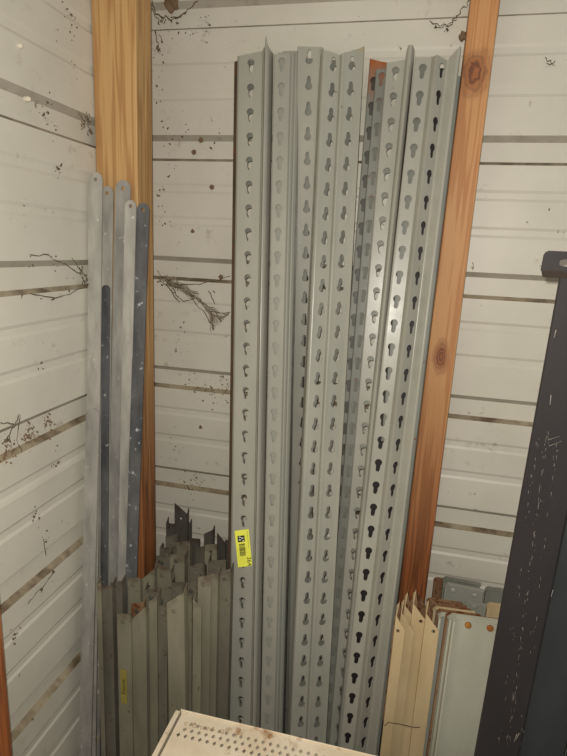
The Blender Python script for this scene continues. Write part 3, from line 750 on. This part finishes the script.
mb = MB(); mb.box((xl_+.001, yf_-.002, .001), (xr_, yf_-.0001, Z)); mb.build('front_panel', TRAY, box, loc=((xl_+xr_)/2, yf_, 0))
# faded handwriting between the rim and the holes
mb = MB()
def scrib(pts): mb.tube([atz(145+x/5.155, 695+y/5.155, Z+.0004) for x, y in pts], .00045, 4)
def ring(x, y, rx, ry, a0=0, a1=6.2): scrib([(x+rx*math.cos(a0+(a1-a0)*i/9), y+ry*math.sin(a0+(a1-a0)*i/9)) for i in range(10)])
ring(212, 148, 8, 8, 1, 6); ring(255, 158, 10, 11); ring(256, 150, 6, 6); ring(292, 168, 8, 8); scrib([(306, 162), (304, 174), (314, 178), (318, 164), (318, 182)])
scrib([(324, 182), (326, 168), (334, 170), (336, 186)]); ring(352, 176, 9, 9, .6, 5.6); ring(397, 186, 9, 9)
hw = mb.build('marker_scrawl', HAND, box, loc=atz(190, 726, Z)); hw['kind'] = 'stuff'

# ------------------------------------------------------------------ cobwebs and mud nests
def web(label, strands, Y, blobs=(), mat=WEB, r=.0006, loc=None, jit=.003):
    mb = MB()
    for s in strands:
        P = [at(x, y, Yy if Yy else Y) for x, y, Yy in [(q + (None,))[:3] if len(q) == 2 else q for q in s]]
        pts = []
        for p, q in zip(P, P[1:]):
            for k in range(5):
                t = k/5; v_ = p.lerp(q, t) + Vector((random.uniform(-jit, jit), random.uniform(-jit, 0), random.uniform(-jit, jit) - .004*math.sin(math.pi*t))); pts.append(v_)
        pts.append(P[-1]); rr = [r * random.uniform(.5, 1.5) for _ in pts]; mb.tube(pts, rr, 4)
    for (x, y, s) in blobs:
        c_ = at(x, y, Y)
        for k in range(14):
            v_ = c_ + Vector((random.gauss(0, s), random.uniform(-.006, 0), random.gauss(0, s)))
            e_ = v_ + Vector((random.uniform(-s, s), random.uniform(-.003, .003), random.uniform(-s, s)))
            mb.tube([v_, (v_+e_)/2 + Vector((0, 0, s*.3)), e_], [.0008, .0014, .0006], 4)
    o = mb.build('cobweb', mat, loc=at(strands[0][0][0], strands[0][0][1], Y)); tag(o, label, 'cobweb'); o['kind'] = 'stuff'
YW = YB - .006
web('dirty cobweb hanging from the timber corner post across the back wall', [[(158, 270), (168, 281), (182, 288), (196, 297), (214, 310), (222, 322)], [(160, 284), (175, 283), (200, 284), (230, 276)], [(172, 288), (182, 300), (195, 298)],
    [(186, 290), (200, 300), (212, 311), (230, 312)], [(212, 311), (214, 330)], [(158, 276), (166, 284), (180, 302)], [(209, 290), (215, 304)], [(190, 295), (205, 312), (214, 326)]], YW, [(170, 283, .006), (178, 287, .006), (164, 280, .005)], r=.0010)
fan = [[(197 + i*1.1, 296 + i*1.6), (210 + i*.5, 311 + i*.4), (211 + i*1.6, 332 - i*1.6)] for i in range(12)] + [[(164 + i*1.2, 276 + (i % 4)*3), (176 + i, 284 + (i % 3)*2), (190 + i*.8, 292 + (i % 5)*2)] for i in range(12)]
web('matted smoky cobweb funnel stretched over the back wall toward the left rack post', fan, YW, [(166, 279, .005), (174, 284, .005)], mat=WEBL, r=.0011, jit=.0012)
def specks(label, pts, n, sp, Y=None, X=None, mat=WEB):
    mb = MB()
    for k in range(n):
        x, y = random.choice(pts); x += random.gauss(0, sp); y += random.gauss(0, sp*2.2)
        p = at(x, y, YB - .0008) if Y else atx(x, y, XL + .0008)
        r = random.choice((.0006, .0009, .0013, .0022)); q = Vector((random.uniform(-1, 1), 0, random.uniform(-1, 1))) if Y else Vector((0, random.uniform(-1, 1), random.uniform(-1, 1)))
        mb.tube([p - q*r*1.6, p + (Vector((0, -.0012, 0)) if Y else Vector((.0012, 0, 0))), p + q*r*1.6], [r*.4, r, r*.4], 5)
    o = mb.build('dirt_speck', mat, loc=at(pts[0][0], pts[0][1], YB) if Y else atx(pts[0][0], pts[0][1], XL)); tag(o, label, 'dirt'); o['kind'] = 'stuff'
specks('brown dirt specks on the back wall between corner post and left rack post', [(158, 40), (159, 60), (160, 90), (162, 130), (168, 165), (160, 200), (162, 208), (166, 232), (180, 245), (183, 130), (170, 138), (178, 340), (182, 355), (176, 350), (185, 330), (190, 385), (193, 420), (180, 440), (178, 455), (200, 340), (205, 400), (212, 300), (215, 135), (175, 30), (193, 30), (205, 27), (195, 390), (210, 392), (225, 394)], 190, 3.5, Y=1)
specks('rusty crumbs lying along the low dusty groove of the back wall', [(185, 484), (195, 484), (200, 482), (190, 487), (205, 388), (212, 389), (222, 391), (228, 392), (215, 386), (225, 388)], 110, 3, Y=1, mat=MUD)
specks('dirt specks scattered on the left wall near the corner', [(66, 10), (70, 18), (72, 38), (74, 75), (60, 30), (44, 112), (52, 128), (48, 105), (60, 170), (25, 205), (55, 262), (30, 262), (42, 290), (70, 285), (38, 365), (45, 540), (14, 632), (14, 640), (36, 514), (56, 450), (55, 458)], 130, 3, X=1)
specks('clotted brown dirt in the dusty groove of the left wall', [(6, 444), (22, 434), (28, 431), (32, 428), (46, 422), (50, 420), (4, 456), (12, 452), (30, 440), (36, 438), (52, 430)], 150, 2, X=1, mat=MUD)
web('grey cobweb sheet strands below the main web by the left rack post', [[(200, 300), (212, 314), (213, 326)], [(204, 302), (218, 314), (222, 320)], [(230, 313), (214, 316), (213, 328)], [(202, 303), (214, 308), (228, 314)]], YW, mat=WEBL, r=.0012)
web('cobweb strands and debris beside the corner post near the ceiling', [[(153, 2), (156, 14), (166, 17), (178, 18)], [(152, 8), (158, 18), (160, 25)], [(175, 19), (188, 10), (198, 1)], [(172, 18), (186, 12)], [(155, 30), (158, 42), (158, 52)], [(160, 34), (163, 42)]], YW, [(163, 22, .004), (157, 50, .004)], r=.0012)
web('twiggy cobweb strand left of the orange stud top', [[(435, 27), (444, 26), (450, 25), (456, 17), (463, 8), (469, 0)], [(447, 25), (455, 18)], [(430, 21), (446, 25)], [(434, 26), (437, 28)]], YW, [(447, 31, .002)], r=.001)
web('small cobweb scribble on the wall right of the orange stud', [[(545, 57), (550, 60), (555, 65)], [(547, 63), (555, 61)]], YW, r=.0008, jit=.0015)
def webl(label, strands, blobs):
    mb = MB(); XW = XL + .006
    for s in strands:
        P = [atx(x, y, XW) for x, y in s]; pts = []
        for p, q in zip(P, P[1:]):
            for k in range(4): pts.append(p.lerp(q, k/4) + Vector((0, random.uniform(-.002, .002), random.uniform(-.0025, .0025))))
        pts.append(P[-1]); mb.tube(pts, [.0009*random.uniform(.5, 1.4) for _ in pts], 4)
    for (x, y, s) in blobs:
        c_ = atx(x, y, XW)
        for k in range(16):
            v_ = c_ + Vector((random.uniform(0, .005), random.gauss(0, s), random.gauss(0, s)))
            e_ = v_ + Vector((0, random.uniform(-s, s), random.uniform(-s, s)))
            mb.tube([v_, (v_+e_)/2 + Vector((0, 0, s*.3)), e_], [.0007, .0012, .0005], 4)
    o = mb.build('cobweb', WEB, loc=atx(strands[0][0][0], strands[0][0][1], XW)); tag(o, label, 'cobweb'); o['kind'] = 'stuff'
webl('brown cobweb clump on the left wall near the upper part of the corner post', [[(78, 112), (84, 122), (92, 132)], [(86, 112), (90, 124)]], [(86, 120, .005), (89, 130, .005), (82, 126, .004)])
webl('sagging cobweb threads on the left wall beside the tops of the straps', [[(30, 254), (48, 256), (66, 264), (80, 274), (87, 288)], [(30, 294), (50, 298), (70, 294), (86, 286)], [(72, 258), (80, 270), (86, 276)]], [(84, 280, .006), (80, 270, .004), (52, 299, .002)])
webl('thin dark web on the left wall at the dusty groove', [[(20, 414), (15, 424), (9, 434), (2, 444)], [(0, 422), (14, 424)], [(20, 414), (17, 440), (22, 452)]], [(8, 440, .002)])
webl('cracked cobweb line on the lower left wall', [[(54, 572), (45, 585), (36, 594), (28, 604)], [(44, 540), (46, 556)]], [(52, 571, .002), (40, 590, .002)])
def nest(label, px, py, Y, r):
    bm = bmesh.new(); bmesh.ops.create_icosphere(bm, subdivisions=3, radius=1)
    for v_ in bm.verts:
        n1 = 1 + .18*math.sin(v_.co.x*5 + v_.co.z*4) + random.uniform(-.05, .05); v_.co *= n1; v_.co = Vector((v_.co.x*r[0], v_.co.y*r[1], v_.co.z*r[2]))
    me = bpy.data.meshes.new('mud_nest'); bm.to_mesh(me); bm.free(); me.materials.append(MUD)
    o = bpy.data.objects.new('mud_nest', me); COL.objects.link(o); o.location = at(px, py, Y); tag(o, label, 'nest')
nest('oval mud wasp nest on the back wall beside the corner post top', 172, 3, YW, (.017, .009, .019))
nest('small dark mud nest stuck to the left side of the orange stud', 463, 36, 1.3, (.008, .008, .009))
for (px, py, lab) in ((201, 140, 'small mud spot on the back wall between corner post and left rack post, upper'), (194, 152, 'mud dab just above the first dark wall groove'), (212, 187, 'star-shaped mud spot on the back wall at strap-top height'), (193, 231, 'round mud spot on the back wall above the main cobweb'), (201, 427, 'dark mud spot low on the back wall left of the rack posts'), (221, 277, 'mud spot on the groove beside the left rack post')):
    nest(lab, px, py, YB - .0005, (.006, .0025, .006))
